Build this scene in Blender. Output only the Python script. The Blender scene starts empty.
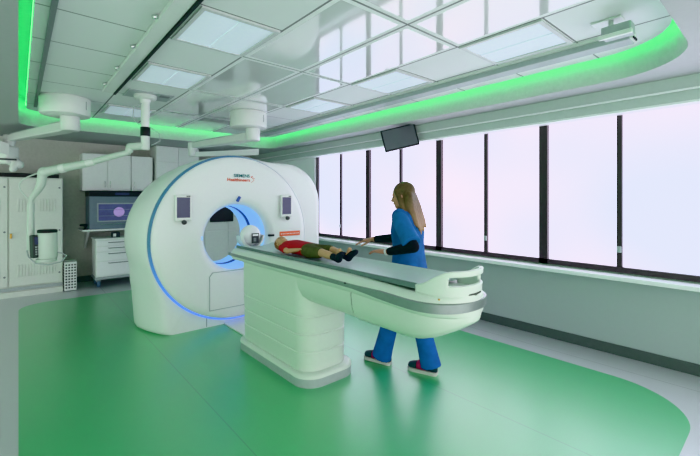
import bpy, bmesh, math, random
from mathutils import Vector, Matrix
random.seed(4)
scn = bpy.context.scene
C = scn.collection
PI = math.pi
V = Vector

# ------------------------------------------------------------------ materials
def mat(name, col, rough=0.45, metal=0.0, emit=None, es=0.0, coat=0.0, noise=0.06, nscale=30.0, spec=0.5, bump=0.0, alpha=1.0):
    m = bpy.data.materials.new(name); m.use_nodes = True
    nt = m.node_tree; b = nt.nodes['Principled BSDF']
    tc = nt.nodes.new('ShaderNodeTexCoord')
    nz = nt.nodes.new('ShaderNodeTexNoise'); nz.inputs['Scale'].default_value = nscale; nz.inputs['Detail'].default_value = 3
    nt.links.new(tc.outputs['Object'], nz.inputs['Vector'])
    mx = nt.nodes.new('ShaderNodeMix'); mx.data_type = 'RGBA'
    c2 = tuple(max(0, c*(1-noise*2)) for c in col)
    mx.inputs[6].default_value = (*c2, 1); mx.inputs[7].default_value = (*[min(1, c*(1+noise)) for c in col], 1)
    nt.links.new(nz.outputs['Fac'], mx.inputs[0]); nt.links.new(mx.outputs[2], b.inputs['Base Color'])
    b.inputs['Roughness'].default_value = rough; b.inputs['Metallic'].default_value = metal
    b.inputs['Specular IOR Level'].default_value = spec
    b.inputs['Coat Weight'].default_value = coat
    b.inputs['Alpha'].default_value = alpha
    if emit: b.inputs['Emission Color'].default_value = (*emit, 1); b.inputs['Emission Strength'].default_value = es
    if bump:
        bp = nt.nodes.new('ShaderNodeBump'); bp.inputs['Strength'].default_value = bump; bp.inputs['Distance'].default_value = 0.01
        nt.links.new(nz.outputs['Fac'], bp.inputs['Height']); nt.links.new(bp.outputs['Normal'], b.inputs['Normal'])
    return m

M = {}
M['wall'] = mat('wall_paint', (.46, .52, .52), .6, noise=.012)
M['backwall'] = mat('back_wall_paint', (.62, .63, .57), .7)
M['white'] = mat('white_plastic', (.78, .80, .78), .30, coat=.2, noise=.015)
M['gwhite'] = mat('gantry_white', (.82, .83, .83), .34, noise=.012)
M['twhite'] = mat('table_white', (.68, .75, .68), .32, noise=.012)
M['cabwhite'] = mat('cabinet_white', (.86, .89, .87), .45, noise=.03)
M['genwhite'] = mat('cabinet_grey_white', (.74, .78, .72), .5, noise=.03)
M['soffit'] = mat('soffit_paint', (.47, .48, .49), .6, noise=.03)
M['valance'] = mat('valance_paint', (.60, .66, .64), .6, noise=.03)
M['sill'] = mat('sill_white', (.94, .94, .96), .35, noise=.02)
M['frame'] = mat('bronze_frame', (.085, .062, .070), .45, noise=.1)
M['base'] = mat('rubber_base', (.13, .15, .145), .6)
M['slab'] = mat('cove_slab', (.60, .63, .61), .7)
M['black'] = mat('black_plastic', (.012, .013, .015), .4)
M['dark'] = mat('dark_grey', (.06, .065, .07), .45)
M['midgrey'] = mat('mid_grey', (.25, .28, .29), .45)
M['lgrey'] = mat('light_grey', (.45, .50, .51), .4)
M['steel'] = mat('brushed_strip', (.30, .35, .34), .35, metal=.6)
M['chrome'] = mat('chrome', (.7, .72, .72), .2, metal=1.0)
M['brass'] = mat('brass', (.55, .36, .10), .35, metal=.8)
M['mat'] = mat('table_mat', (.55, .66, .65), .45, noise=.03)
M['matedge'] = mat('table_mat_edge', (.16, .22, .22), .45)
M['screen'] = mat('screen_slate', (.05, .055, .11), .2, emit=(.10, .11, .20), es=.22)
M['mscreen'] = mat('monitor_glass', (.15, .16, .18), .15, noise=.02)  # grey reflection on the screen put into its base colour
M['purple'] = mat('purple_glow', (.05, .06, .12), .2, emit=(.20, .22, .48), es=.26, noise=.6, nscale=9)
M['bluegrey'] = mat('blue_grey_metal', (.22, .27, .33), .4)
M['led'] = mat('green_led', (.1, .6, .25), .5, emit=(.05, 1.0, .22), es=12.0)
def ring_mat():  # lit arc painted in: blue fades to white, glow strongest low
    m = bpy.data.materials.new('blue_ring_lit_arc'); m.use_nodes = True
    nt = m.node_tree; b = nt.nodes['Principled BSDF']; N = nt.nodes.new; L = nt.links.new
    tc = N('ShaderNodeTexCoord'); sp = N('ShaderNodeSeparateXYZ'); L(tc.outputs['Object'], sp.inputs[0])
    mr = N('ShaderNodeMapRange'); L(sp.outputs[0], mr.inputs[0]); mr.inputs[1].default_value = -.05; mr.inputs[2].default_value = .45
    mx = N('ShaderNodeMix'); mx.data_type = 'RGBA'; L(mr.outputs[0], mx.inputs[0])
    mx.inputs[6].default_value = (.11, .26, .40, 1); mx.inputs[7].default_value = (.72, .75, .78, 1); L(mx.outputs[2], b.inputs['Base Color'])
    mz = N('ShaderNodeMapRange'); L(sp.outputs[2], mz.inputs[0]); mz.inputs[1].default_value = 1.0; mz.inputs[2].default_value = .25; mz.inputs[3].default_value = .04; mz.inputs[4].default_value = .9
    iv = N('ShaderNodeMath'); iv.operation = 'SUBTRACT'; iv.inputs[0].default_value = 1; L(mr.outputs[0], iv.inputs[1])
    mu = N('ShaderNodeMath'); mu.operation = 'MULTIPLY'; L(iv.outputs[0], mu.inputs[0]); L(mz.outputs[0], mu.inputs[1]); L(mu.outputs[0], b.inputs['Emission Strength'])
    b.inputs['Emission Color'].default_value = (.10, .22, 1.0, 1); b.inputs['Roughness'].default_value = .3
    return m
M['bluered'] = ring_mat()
M['blueglow'] = mat('blue_lit_lining', (.45, .60, .78), .3, emit=(.22, .50, 1.0), es=.55, noise=.02)  # blue light in the bore put into the lining as tint and glow
M['blueled'] = mat('blue_led', (.1, .2, .6), .3, emit=(.15, .35, 1.0), es=9.0)
M['bluewin'] = mat('blue_window', (.02, .05, .15), .2, emit=(.03, .08, .35), es=.5)
M['teal'] = mat('teal_ink', (.0, .20, .22), .5, noise=0)
M['orange'] = mat('orange_ink', (.75, .10, .03), .5, noise=0)
M['osign'] = mat('orange_label', (.85, .16, .06), .45, noise=.05)
M['trof'] = mat('troffer_diffuser', (.7, .75, .8), .4, emit=(.70, .82, 1.0), es=.25, noise=.03)
M['troframe'] = mat('troffer_frame', (.66, .68, .68), .4, noise=.02)
M['scrub'] = mat('blue_scrubs', (.022, .14, .42), .8, noise=.25, nscale=14, bump=.4)
M['scrubp'] = mat('blue_scrub_trousers', (.020, .13, .46), .8, noise=.25, nscale=12, bump=.4)
M['scrubl'] = mat('pale_blue_sleeve', (.028, .165, .44), .8, noise=.2, nscale=16, bump=.4)
M['undershirt'] = mat('black_sleeves', (.006, .006, .012), .8)
M['skin'] = mat('skin', (.56, .30, .20), .5, noise=.05)
M['cskin'] = mat('child_skin', (.60, .36, .21), .5, noise=.05)
M['hair'] = mat('brown_hair', (.24, .135, .065), .5, noise=.4, nscale=40, bump=.5)
M['chair'] = mat('auburn_hair', (.34, .15, .06), .5, noise=.4, nscale=50, bump=.5)
M['red'] = mat('red_shirt', (.50, .02, .035), .8, noise=.15, nscale=20)
M['olive'] = mat('olive_shorts', (.12, .12, .055), .85, noise=.2)
M['navy'] = mat('navy_sock', (.008, .010, .022), .7)
M['shoe'] = mat('dark_shoe', (.015, .045, .06), .6)
M['shoepink'] = mat('pink_shoe_lining', (.42, .03, .10), .6)
M['sole'] = mat('pale_sole', (.62, .60, .58), .6)
M['eye'] = mat('eye_dark', (.02, .015, .012), .3)
M['lip'] = mat('lips', (.40, .13, .11), .5)
M['castor'] = mat('castor_blue', (.13, .20, .30), .4)
M['armwhite'] = mat('arm_green_white', (.62, .70, .64), .35, noise=.02)
M['clearcup'] = mat('head_cup', (.78, .80, .82), .25, noise=.02)

def hair_mat(name, top, tip, z0, z1):
    m = mat(name, top, .5, noise=.4, nscale=40, bump=.5); nt = m.node_tree; N = nt.nodes.new; L = nt.links.new
    b = nt.nodes['Principled BSDF']; old = b.inputs['Base Color'].links[0].from_socket
    tc = N('ShaderNodeTexCoord'); sp = N('ShaderNodeSeparateXYZ'); L(tc.outputs['Object'], sp.inputs[0])
    mr = N('ShaderNodeMapRange'); L(sp.outputs[2], mr.inputs[0]); mr.inputs[1].default_value = z1; mr.inputs[2].default_value = z0
    mx = N('ShaderNodeMix'); mx.data_type = 'RGBA'; L(mr.outputs[0], mx.inputs[0]); L(old, mx.inputs[6]); mx.inputs[7].default_value = (*tip, 1)
    L(mx.outputs[2], b.inputs['Base Color']); return m
M['hair'] = hair_mat('brown_hair_graded', (.15, .105, .05), (.42, .25, .14), 1.20, 1.52)
def ceiling_mat():
    m = bpy.data.materials.new('ceiling_panels'); m.use_nodes = True
    nt = m.node_tree; b = nt.nodes['Principled BSDF']; N = nt.nodes.new; L = nt.links.new
    tc = N('ShaderNodeTexCoord'); sp = N('ShaderNodeSeparateXYZ'); L(tc.outputs['Object'], sp.inputs[0])
    def math_(op, a, b_=None):
        n = N('ShaderNodeMath'); n.operation = op
        for i, v in enumerate((a, b_)):
            if v is None: continue
            if isinstance(v, (int, float)): n.inputs[i].default_value = v
            else: L(v, n.inputs[i])
        return n.outputs[0]
    def lines(src, off, per, w):
        u = math_('DIVIDE', math_('SUBTRACT', src, off), per)
        f = math_('ABSOLUTE', math_('SUBTRACT', math_('FRACT', math_('ADD', u, 0.5)), 0.5))
        return math_('LESS_THAN', f, w/per)
    X, Y = sp.outputs[0], sp.outputs[1]
    lx = math_('MULTIPLY', lines(X, .84, .61, .008), math_('GREATER_THAN', X, .5))
    midzone = math_('MULTIPLY', math_('GREATER_THAN', X, 1.45), math_('LESS_THAN', X, 2.67))
    ly1 = lines(Y, .45, .66, .006); ly2 = lines(Y, .45, 1.32, .008)
    ly = math_('MAXIMUM', math_('MULTIPLY', ly1, math_('SUBTRACT', 1, midzone)), math_('MULTIPLY', ly2, midzone))
    g = math_('MAXIMUM', lx, ly)
    # raised white frames beside the joints of the glossy access panels
    fx = lines(X, .84, .61, .045); fy = lines(Y, .45, 1.32, .045)
    fr = math_('MULTIPLY', math_('MAXIMUM', fx, fy), midzone)
    edge = lines(X, .84+.04, .61, .004)
    nz = N('ShaderNodeTexNoise'); nz.inputs['Scale'].default_value = 1.2; L(tc.outputs['Object'], nz.inputs[0])
    mx = N('ShaderNodeMix'); mx.data_type = 'RGBA'
    mx.inputs[6].default_value = (.80, .82, .82, 1); mx.inputs[7].default_value = (.24, .25, .25, 1)
    L(g, mx.inputs[0])
    mx2 = N('ShaderNodeMix'); mx2.data_type = 'RGBA'
    L(math_('MULTIPLY', fr, math_('SUBTRACT', 1, g)), mx2.inputs[0]); L(mx.outputs[2], mx2.inputs[6]); mx2.inputs[7].default_value = (.86, .87, .87, 1)
    L(mx2.outputs[2], b.inputs['Base Color'])
    gl = math_('MULTIPLY', midzone, math_('SUBTRACT', 1, fr))
    L(math_('ADD', math_('SUBTRACT', .55, math_('MULTIPLY', gl, .47)), math_('MULTIPLY', nz.outputs['Fac'], .04)), b.inputs['Roughness'])
    L(math_('ADD', .4, math_('MULTIPLY', gl, .5)), b.inputs['Specular IOR Level'])
    L(math_('MULTIPLY', gl, 1.0), b.inputs['Coat Weight']); b.inputs['Coat IOR'].default_value = 2.0; b.inputs['Coat Roughness'].default_value = .06
    return m

def floor_mat(name, col, seam, rough, seams=True):
    m = bpy.data.materials.new(name); m.use_nodes = True
    nt = m.node_tree; b = nt.nodes['Principled BSDF']; N = nt.nodes.new; L = nt.links.new
    tc = N('ShaderNodeTexCoord'); sp = N('ShaderNodeSeparateXYZ'); L(tc.outputs['Object'], sp.inputs[0])
    def math_(op, a, b_):
        n = N('ShaderNodeMath'); n.operation = op
        for i, v in enumerate((a, b_)):
            if isinstance(v, (int, float)): n.inputs[i].default_value = v
            else: L(v, n.inputs[i])
        return n.outputs[0]
    u = math_('DIVIDE', math_('SUBTRACT', sp.outputs[0], 1.05), 1.48)
    f = math_('ABSOLUTE', math_('SUBTRACT', math_('FRACT', math_('ADD', u, .5), 0), .5), 0)
    g = math_('LESS_THAN', f, .0035/1.48)
    nz = N('ShaderNodeTexNoise'); nz.inputs['Scale'].default_value = 260; nz.inputs['Detail'].default_value = 2; L(tc.outputs['Object'], nz.inputs[0])
    n2 = N('ShaderNodeTexNoise'); n2.inputs['Scale'].default_value = 1.6; n2.inputs['Detail'].default_value = 4; L(tc.outputs['Object'], n2.inputs[0])
    mx = N('ShaderNodeMix'); mx.data_type = 'RGBA'; L(nz.outputs['Fac'], mx.inputs[0])
    mx.inputs[6].default_value = (*[c*.88 for c in col], 1); mx.inputs[7].default_value = (*[c*1.1 for c in col], 1)
    m2 = N('ShaderNodeMix'); m2.data_type = 'RGBA'; L(g, m2.inputs[0]); L(mx.outputs[2], m2.inputs[6]); m2.inputs[7].default_value = (*seam, 1)
    L(m2.outputs[2], b.inputs['Base Color'])
    b.inputs['Specular IOR Level'].default_value = .6; b.inputs['Coat Weight'].default_value = 1.0; b.inputs['Coat IOR'].default_value = 2.35; b.inputs['Coat Roughness'].default_value = .42
    L(math_('ADD', rough, math_('MULTIPLY', n2.outputs['Fac'], .08)), b.inputs['Roughness'])
    return m

def pane_mat():
    m = bpy.data.materials.new('frosted_pane'); m.use_nodes = True
    nt = m.node_tree; b = nt.nodes['Principled BSDF']; N = nt.nodes.new; L = nt.links.new
    tc = N('ShaderNodeTexCoord'); nz = N('ShaderNodeTexNoise'); nz.inputs['Scale'].default_value = .55; nz.inputs['Detail'].default_value = 1
    L(tc.outputs['Object'], nz.inputs[0])
    cr = N('ShaderNodeValToRGB'); cr.color_ramp.elements[0].position = .35; cr.color_ramp.elements[1].position = .65
    cr.color_ramp.elements[0].color = (.88, .72, .88, 1); cr.color_ramp.elements[1].color = (.72, .77, 1.0, 1)
    L(nz.outputs['Fac'], cr.inputs[0]); L(cr.outputs[0], b.inputs['Emission Color'])
    b.inputs['Emission Strength'].default_value = PANE
    b.inputs['Base Color'].default_value = (.15, .15, .16, 1); b.inputs['Roughness'].default_value = .35
    return m
PANE = 2.7; WORLD = 1.9; EXPO = 0.12
M['pane'] = pane_mat()
M['ceil'] = ceiling_mat()
M['floor'] = floor_mat('pale_vinyl', (.56, .57, .61), (.30, .31, .33), .30)
M['green'] = floor_mat('green_vinyl', (.035, .48, .155), (.025, .33, .11), .26)

# ------------------------------------------------------------------ mesh helpers
class MB:
    def __init__(s): s.v = []; s.f = []; s.mi = []; s.cur = 0
    def add(s, vs, fs):
        o = len(s.v); s.v += [tuple(p) for p in vs]; s.f += [[i+o for i in f] for f in fs]; s.mi += [s.cur]*len(fs); return s
    def box(s, x0, x1, y0, y1, z0, z1, bev=0.0, seg=2):
        bm = bmesh.new(); bmesh.ops.create_cube(bm, size=1)
        for v in bm.verts:
            v.co = V(((x0+x1)/2+v.co.x*(x1-x0), (y0+y1)/2+v.co.y*(y1-y0), (z0+z1)/2+v.co.z*(z1-z0)))
        if bev: bmesh.ops.bevel(bm, geom=bm.edges[:], offset=bev, segments=seg, profile=.5, affect='EDGES')
        return s.frombm(bm)
    def frombm(s, bm, mtx=None):
        bm.verts.index_update()
        vs = [(mtx @ v.co if mtx else v.co.copy()) for v in bm.verts]
        s.add(vs, [[v.index for v in f.verts] for f in bm.faces]); bm.free(); return s
    def loft(s, rings, cap0=True, cap1=True, closed=True):
        n = len(rings[0]); vs = [p for r in rings for p in r]; fs = []
        for i in range(len(rings)-1):
            for j in range(n if closed else n-1):
                k = (j+1) % n
                fs.append([i*n+j, i*n+k, (i+1)*n+k, (i+1)*n+j])
        if cap0: fs.append(list(range(n))[::-1])
        if cap1: fs.append([(len(rings)-1)*n+j for j in range(n)])
        return s.add(vs, fs)
    def cyl(s, p0, p1, r0, r1=None, n=20, bev=0.0):
        p0, p1 = V(p0), V(p1); r1 = r0 if r1 is None else r1
        d = (p1-p0); Ln = d.length; d.normalize()
        a = d.orthogonal().normalized(); b = d.cross(a)
        st = [(0, r0), (Ln, r1)]
        if bev: st = [(0, r0-bev), (bev*.3, r0-bev*.3), (bev, r0), (Ln-bev, r1), (Ln-bev*.3, r1-bev*.3), (Ln, r1-bev)]
        return s.loft([[p0+d*t+(a*math.cos(2*PI*k/n)+b*math.sin(2*PI*k/n))*r for k in range(n)] for t, r in st])
    def tube(s, pts, r, n=10):
        pts = [V(p) for p in pts]; rings = []; ref = None
        for i, p in enumerate(pts):
            t = (pts[min(i+1, len(pts)-1)]-pts[max(i-1, 0)]).normalized()
            a = t.orthogonal().normalized() if ref is None else (ref-t*ref.dot(t)).normalized()
            ref = a; b = t.cross(a); rr = r[i] if isinstance(r, (list, tuple)) else r
            rings.append([p+(a*math.cos(2*PI*k/n)+b*math.sin(2*PI*k/n))*rr for k in range(n)])
        return s.loft(rings)
    def capsule(s, p0, p1, r0, r1, n=14, m=4, flat=None):
        p0, p1 = V(p0), V(p1); d = p1-p0; Ln = d.length
        d = d.normalized() if Ln > 1e-6 else V((0, 0, 1))
        a = d.orthogonal().normalized(); b = d.cross(a); rings = []
        if flat:                       # (axis, factor): squash across that axis
            a = (V(flat[0])-d*V(flat[0]).dot(d)).normalized(); b = d.cross(a)
        fa = flat[1] if flat else 1
        for i in range(m+1):
            th = -PI/2+PI/2*i/m
            rings.append([p0+d*math.sin(th)*r0+(a*fa*math.cos(2*PI*k/n)+b*math.sin(2*PI*k/n))*max(r0*math.cos(th), 1e-4) for k in range(n)])
        for i in range(m+1):
            th = PI/2*i/m
            rings.append([p1+d*math.sin(th)*r1+(a*fa*math.cos(2*PI*k/n)+b*math.sin(2*PI*k/n))*max(r1*math.cos(th), 1e-4) for k in range(n)])
        return s.loft(rings)
    def ellipsoid(s, c, rx, ry, rz, ax=None, n=20, m=12):
        c = V(c); ax = ax or (V((1, 0, 0)), V((0, 1, 0)), V((0, 0, 1))); rings = []
        for i in range(m+1):
            th = -PI/2+PI*i/m; cr = max(math.cos(th), 1e-3)
            rings.append([c+ax[0]*rx*cr*math.cos(2*PI*k/n)+ax[1]*ry*cr*math.sin(2*PI*k/n)+ax[2]*rz*math.sin(th) for k in range(n)])
        return s.loft(rings)
    def lathe_y(s, prof, cx, cz, n=96, closed=False):
        rings = [[(cx+r*math.cos(2*PI*k/n), y, cz+r*math.sin(2*PI*k/n)) for k in range(n)] for r, y in prof]
        return s.loft(rings, False, False) if not closed else s.loft(rings+[rings[0]], False, False)
    def lathe_z(s, prof, cx, cy, n=48, cap=True):
        return s.loft([[(cx+r*math.cos(2*PI*k/n), cy+r*math.sin(2*PI*k/n), z) for k in range(n)] for r, z in prof], cap, cap)
    def prism(s, poly, z0, z1):
        n = len(poly)
        return s.loft([[(x, y, z0) for x, y in poly], [(x, y, z1) for x, y in poly]])
    def build(s, name, m, parent=None, local=False, smooth=35, xf=None, loc=None, mods=None):
        off = V((0, 0, 0))
        if parent is not None and not local:
            off = parent.matrix_basis.translation.copy()
            pp = parent.parent
            while pp is not None: off += pp.matrix_basis.translation; pp = pp.parent
        if loc is not None: off = V(loc)
        me = bpy.data.meshes.new(name)
        me.from_pydata([tuple((xf @ V(p) if xf else V(p))-off) for p in s.v], [], s.f)
        bm = bmesh.new(); bm.from_mesh(me); bmesh.ops.remove_doubles(bm, verts=bm.verts, dist=1e-6)
        bmesh.ops.recalc_face_normals(bm, faces=bm.faces); bm.to_mesh(me); bm.free()
        ms = m if isinstance(m, (list, tuple)) else [m]
        for x in ms: me.materials.append(x)
        if len(ms) > 1 and len(me.polygons) == len(s.mi):
            me.polygons.foreach_set('material_index', s.mi)
        o = bpy.data.objects.new(name, me); C.objects.link(o)
        if mods:
            for kind, kw in mods:
                md = o.modifiers.new(kind, kind)
                for k, v in kw.items(): setattr(md, k, v)
            dg = bpy.context.evaluated_depsgraph_get()
            nm = bpy.data.meshes.new_from_object(o.evaluated_get(dg)); o.modifiers.clear(); o.data = nm; me = nm; nm.name = name
        if smooth:
            me.polygons.foreach_set('use_smooth', [True]*len(me.polygons))
            me.set_sharp_from_angle(angle=math.radians(smooth))
        if parent is not None: o.parent = parent
        if loc is not None: o.location = loc
        return o

REM = lambda vs, it=4, f=.5: [('REMESH', dict(mode='VOXEL', voxel_size=vs)), ('SMOOTH', dict(iterations=it, factor=f))]

def tag(o, label, cat, group=None):
    o['label'] = label; o['category'] = cat
    if group: o['group'] = group
    return o
def thing(name, label, cat, loc=(0, 0, 0), group=None, rot=None):
    o = bpy.data.objects.new(name, None); C.objects.link(o); o.location = loc; o.empty_display_size = .1
    if rot: o.rotation_euler = rot
    return tag(o, label, cat, group)
def struct(o): o['kind'] = 'structure'; return o
def rrect(x0, x1, y0, y1, r, n=10):
    rs = r if isinstance(r, (tuple, list)) else (r,)*4      # corners: (x1,y1) (x0,y1) (x0,y0) (x1,y0)
    out = []
    for (cx, cy, a0, rr) in ((x1-rs[0], y1-rs[0], 0, rs[0]), (x0+rs[1], y1-rs[1], PI/2, rs[1]), (x0+rs[2], y0+rs[2], PI, rs[2]), (x1-rs[3], y0+rs[3], 1.5*PI, rs[3])):
        for k in range(n+1):
            a = a0+PI/2*k/n; out.append((cx+rr*math.cos(a), cy+rr*math.sin(a)))
    return out
def smooth01(t): t = max(0, min(1, t)); return t*t*(3-2*t)
def dup(root, loc, label=None, group=None):
    r = root.copy(); C.objects.link(r); r.location = loc
    if label: r['label'] = label
    if group: r['group'] = group
    for ch in list(root.children):
        c = ch.copy(); C.objects.link(c); c.parent = r
        for g in list(ch.children):
            d = g.copy(); C.objects.link(d); d.parent = c
    return r

# ------------------------------------------------------------------ camera
cam = bpy.data.cameras.new('camera'); co = bpy.data.objects.new('camera', cam); C.objects.link(co)
cam.sensor_width = 36; cam.lens = 384/700*36; cam.shift_y = -29/700; cam.clip_start = .05
th = math.atan(331.5/384)
co.location = (0, 0, 1.5); co.rotation_euler = (PI/2, 0, -th)
scn.camera = co

# ------------------------------------------------------------------ room
WX = 4.36; BY = 8.45; LX = -2.6; NY = -1.2; SOF = 2.525; CEIL = 2.72
struct(MB().box(LX, WX+.2, NY, BY+.2, -.1, 0).build('floor', M['floor'], smooth=0))
inlay = rrect(0.0, 3.815, .442, 7.14, (.35, .35, .3, .56), 16)
struct(MB().prism(inlay, 0, .002).build('floor_green', M['green'], smooth=0))
struct(MB().box(LX, WX+.2, BY, BY+.15, 0, 3.0).build('wall_back', M['backwall'], smooth=0))
# window wall: below, above, pier beyond the glass
WT, WB = 2.365, .79
wm = MB()
wm.box(WX, WX+.2, NY, BY, 0, WB-.06); wm.box(WX, WX+.2, NY, BY, WT, 3.0); 
struct(wm.build('wall_right', M['wall'], smooth=0))
struct(MB().box(WX-.14, WX+.2, NY, BY, WB-.055, WB-.012, .008).build('trim_1', M['sill'], smooth=0))
struct(MB().box(WX-.014, WX, NY, BY, 0, .10, .003).build('baseboard_right', M['base'], smooth=0))
struct(MB().box(LX, WX-.014, BY-.014, BY, 0, .10, .003).build('baseboard_back', M['base'], smooth=0))
struct(MB().box(WX-.02, WX+.2, 6.075, BY, 0, SOF).build('wall_pier', M['sill'], smooth=0))
# window bays
edges = [-1.0, .40, 1.81, 3.20, 4.62, 6.06]
for i in range(5):
    y0, y1 = edges[i], edges[i+1]; ym = (y0+y1)/2
    f = MB(); t = .05
    f.box(WX+.01, WX+.10, y0, y0+.045, WB, WT); f.box(WX+.01, WX+.10, y1-.045, y1, WB, WT)
    f.box(WX+.01, WX+.10, y0, y1, WB, WB+.055); f.box(WX+.01, WX+.10, y0, y1, WT-.03, WT)
    f.box(WX+.02, WX+.10, ym-.022, ym+.022, WB, WT)
    w = struct(f.build('window_%d' % (i+1), M['frame'], smooth=0))
    for a, b in ((y0+.045, ym-.022), (ym+.022, y1-.045)):
        MB().box(WX+.06, WX+.075, a, b, WB+.055, WT-.03).build('pane', M['pane'], w, smooth=0)
    MB().box(WX+.005, WX+.03, ym-.018, ym+.018, .985, 1.045, .004).build('latch', M['lgrey'], w, smooth=0)
# valance above windows
vm = MB(); vm.box(4.20, WX, NY, BY, 2.41, SOF+.02); vm.box(4.24, WX, NY, BY, 2.325, 2.41)
struct(vm.build('trim_2', M['valance'], smooth=0))
struct(MB().box(4.235, WX, NY, BY, 2.303, 2.325).build('trim_4', M['sill'], smooth=0))
struct(MB().box(4.185, 4.20, NY, BY, 2.405, 2.42).build('trim_3', M['sill'], smooth=0))

# lower ceiling ring with a rounded opening, cove fascia and the slab above
OPEN = rrect(0.0, 3.905, .455, 7.02, (.30, .25, .3, .64), 16)
def ring_mesh(outer, hole, z):
    bm = bmesh.new()
    vo = [bm.verts.new((x, y, z)) for x, y in outer]; vi = [bm.verts.new((x, y, z)) for x, y in hole]
    eo = [bm.edges.new((vo[i], vo[(i+1) % len(vo)])) for i in range(len(vo))]
    ei = [bm.edges.new((vi[i], vi[(i+1) % len(vi)])) for i in range(len(vi))]
    bmesh.ops.triangle_fill(bm, use_beauty=True, edges=eo+ei)
    return bm
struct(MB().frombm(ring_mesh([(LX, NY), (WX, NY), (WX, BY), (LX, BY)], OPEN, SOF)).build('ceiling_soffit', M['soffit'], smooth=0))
struct(MB().loft([[(x, y, SOF) for x, y in OPEN], [(x, y, 2.90) for x, y in OPEN]], False, False).build('ceiling_cove', M['slab'], smooth=40))
struct(MB().box(LX, WX+.2, NY, BY+.15, 2.90, 3.0).build('ceiling_slab', M['slab'], smooth=0))
ISL = rrect(.075, 3.815, .535, 6.90, (.25, .2, .25, .56), 16)
struct(MB().prism(ISL, CEIL, CEIL+.03).build('ceiling', M['ceil'], smooth=0))
LEDP = rrect(.072, 3.818, .532, 6.903, (.25, .2, .25, .56), 16)
led = MB().loft([[(x, y, CEIL+.035) for x, y in LEDP], [(x, y, CEIL+.062) for x, y in LEDP]], False, False)
o = led.build('led_strip', M['led'], smooth=40); tag(o, 'green glowing light strip hidden along the ceiling cove edge', 'light strip')

# ------------------------------------------------------------------ ceiling light fixtures
def troffer(label, x0, x1, y0, y1):
    t = thing('ceiling_light', label, 'ceiling light', ((x0+x1)/2, (y0+y1)/2, CEIL-.012), 'recessed ceiling lights')
    z0 = CEIL-.014; z1 = CEIL
    f = MB()
    f.box(x0, x1, y0, y0+.03, z0, z1); f.box(x0, x1, y1-.03, y1, z0, z1); f.box(x0, x0+.03, y0+.03, y1-.03, z0, z1); f.box(x1-.03, x1, y0+.03, y1-.03, z0, z1)
    f.build('frame', M['troframe'], t, smooth=0)
    d = MB()                                     # curved basket diffuser: two shallow barrels and centre spine
    n = 24; pr = []
    for k in range(n+1):
        u = k/n; pr.append((x0+.03+(x1-x0-.06)*u, CEIL-.002-.010*abs(math.sin(2*PI*u))))
    d.loft([[(x, y0+.03, z) for x, z in pr], [(x, y1-.03, z) for x, z in pr]], False, False, closed=False)
    d.build('diffuser', M['trof'], t, smooth=60)
    s = MB().box((x0+x1)/2-.012, (x0+x1)/2+.012, y0+.03, y1-.03, CEIL-.012, CEIL-.001); s.build('spine', M['trof'], t, smooth=0)
x = .86
for y0, y1, lab in ((2.43, 3.09, 'square recessed light nearest the viewer beside the black rail'), (3.75, 4.41, 'square recessed light in front of the pole mounting plate'),
                    (5.75, 6.39, 'square recessed light behind the pole mounting plate')):
    troffer(lab, .875, 1.44, y0+.01, y1-.01)
for y0, y1, lab in ((1.11, 1.77, 'recessed light by the grey ceiling track nearest the hanging sensor'), (2.43, 3.09, 'recessed light by the grey ceiling track above the wall monitor'),
                    (3.75, 4.41, 'recessed light by the grey ceiling track farthest from the viewer')):
    troffer(lab, 2.68, 3.25, y0+.01, y1-.01)

# ceiling rails
t = thing('ceiling_track', 'long grey ceiling track beside the green cove above the windows', 'ceiling track', (3.42, .76, CEIL))
MB().box(3.335, 3.475, .78, 6.4, CEIL-.065, CEIL, .006).build('beam', M['lgrey'], t, smooth=0)
MB().box(3.31, 3.335, .9, 6.4, CEIL-.02, CEIL).build('flange', M['white'], t, smooth=0)
e = MB().box(3.34, 3.47, .765, .78, CEIL-.06, CEIL-.002, .003); e.build('end_cap', M['white'], t, smooth=0)
for k in range(3): MB().cyl((3.36+k*.035, .764, CEIL-.05), (3.36+k*.035, .755, CEIL-.05), .009, n=12).build('screw', M['dark'], t)
t = thing('ceiling_rail', 'pale rail with black edge running along the ceiling light panels', 'ceiling rail', (.78, 4, CEIL))
MB().box(.70, .809, .62, 5.0, CEIL-.035, CEIL, .006).build('beam', M['white'], t, smooth=0)
MB().box(.810, .832, .62, 5.02, CEIL-.045, CEIL, .004).build('edge_strip', M['black'], t, smooth=0)
for yy in (2.75, 3.4, 4.05, 4.7):
    MB().cyl((.70, yy, CEIL-.012), (.665, yy, CEIL-.028), .016, n=14, bev=.004).build('knob', M['chrome'], t)
t = MB().box(.150, .185, .9, 6.5, CEIL-.02, CEIL, .004).build('ceiling_rail', M['midgrey'], smooth=0)
tag(t, 'thin dark grey rail along the ceiling beside the green strip', 'ceiling rail')

# hanging sensor near the rounded cove corner
t = thing('ceiling_sensor', 'small boxy sensor hanging from plate near the rounded cove corner', 'sensor', (3.08, .8, CEIL))
MB().box(3.01, 3.11, .75, .93, CEIL-.012, CEIL, .004).build('mounting_plate', M['white'], t, smooth=0)
MB().cyl((3.06, .82, CEIL-.08), (3.06, .82, CEIL-.01), .016).build('stem', M['white'], t)
MB().box(2.99, 3.09, .69, .86, CEIL-.135, CEIL-.06, .008).build('housing', M['lgrey'], t, smooth=0)
MB().box(2.965, 2.995, .68, .87, CEIL-.15, CEIL-.12, .006).build('front_bar', M['white'], t, smooth=0)

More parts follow.
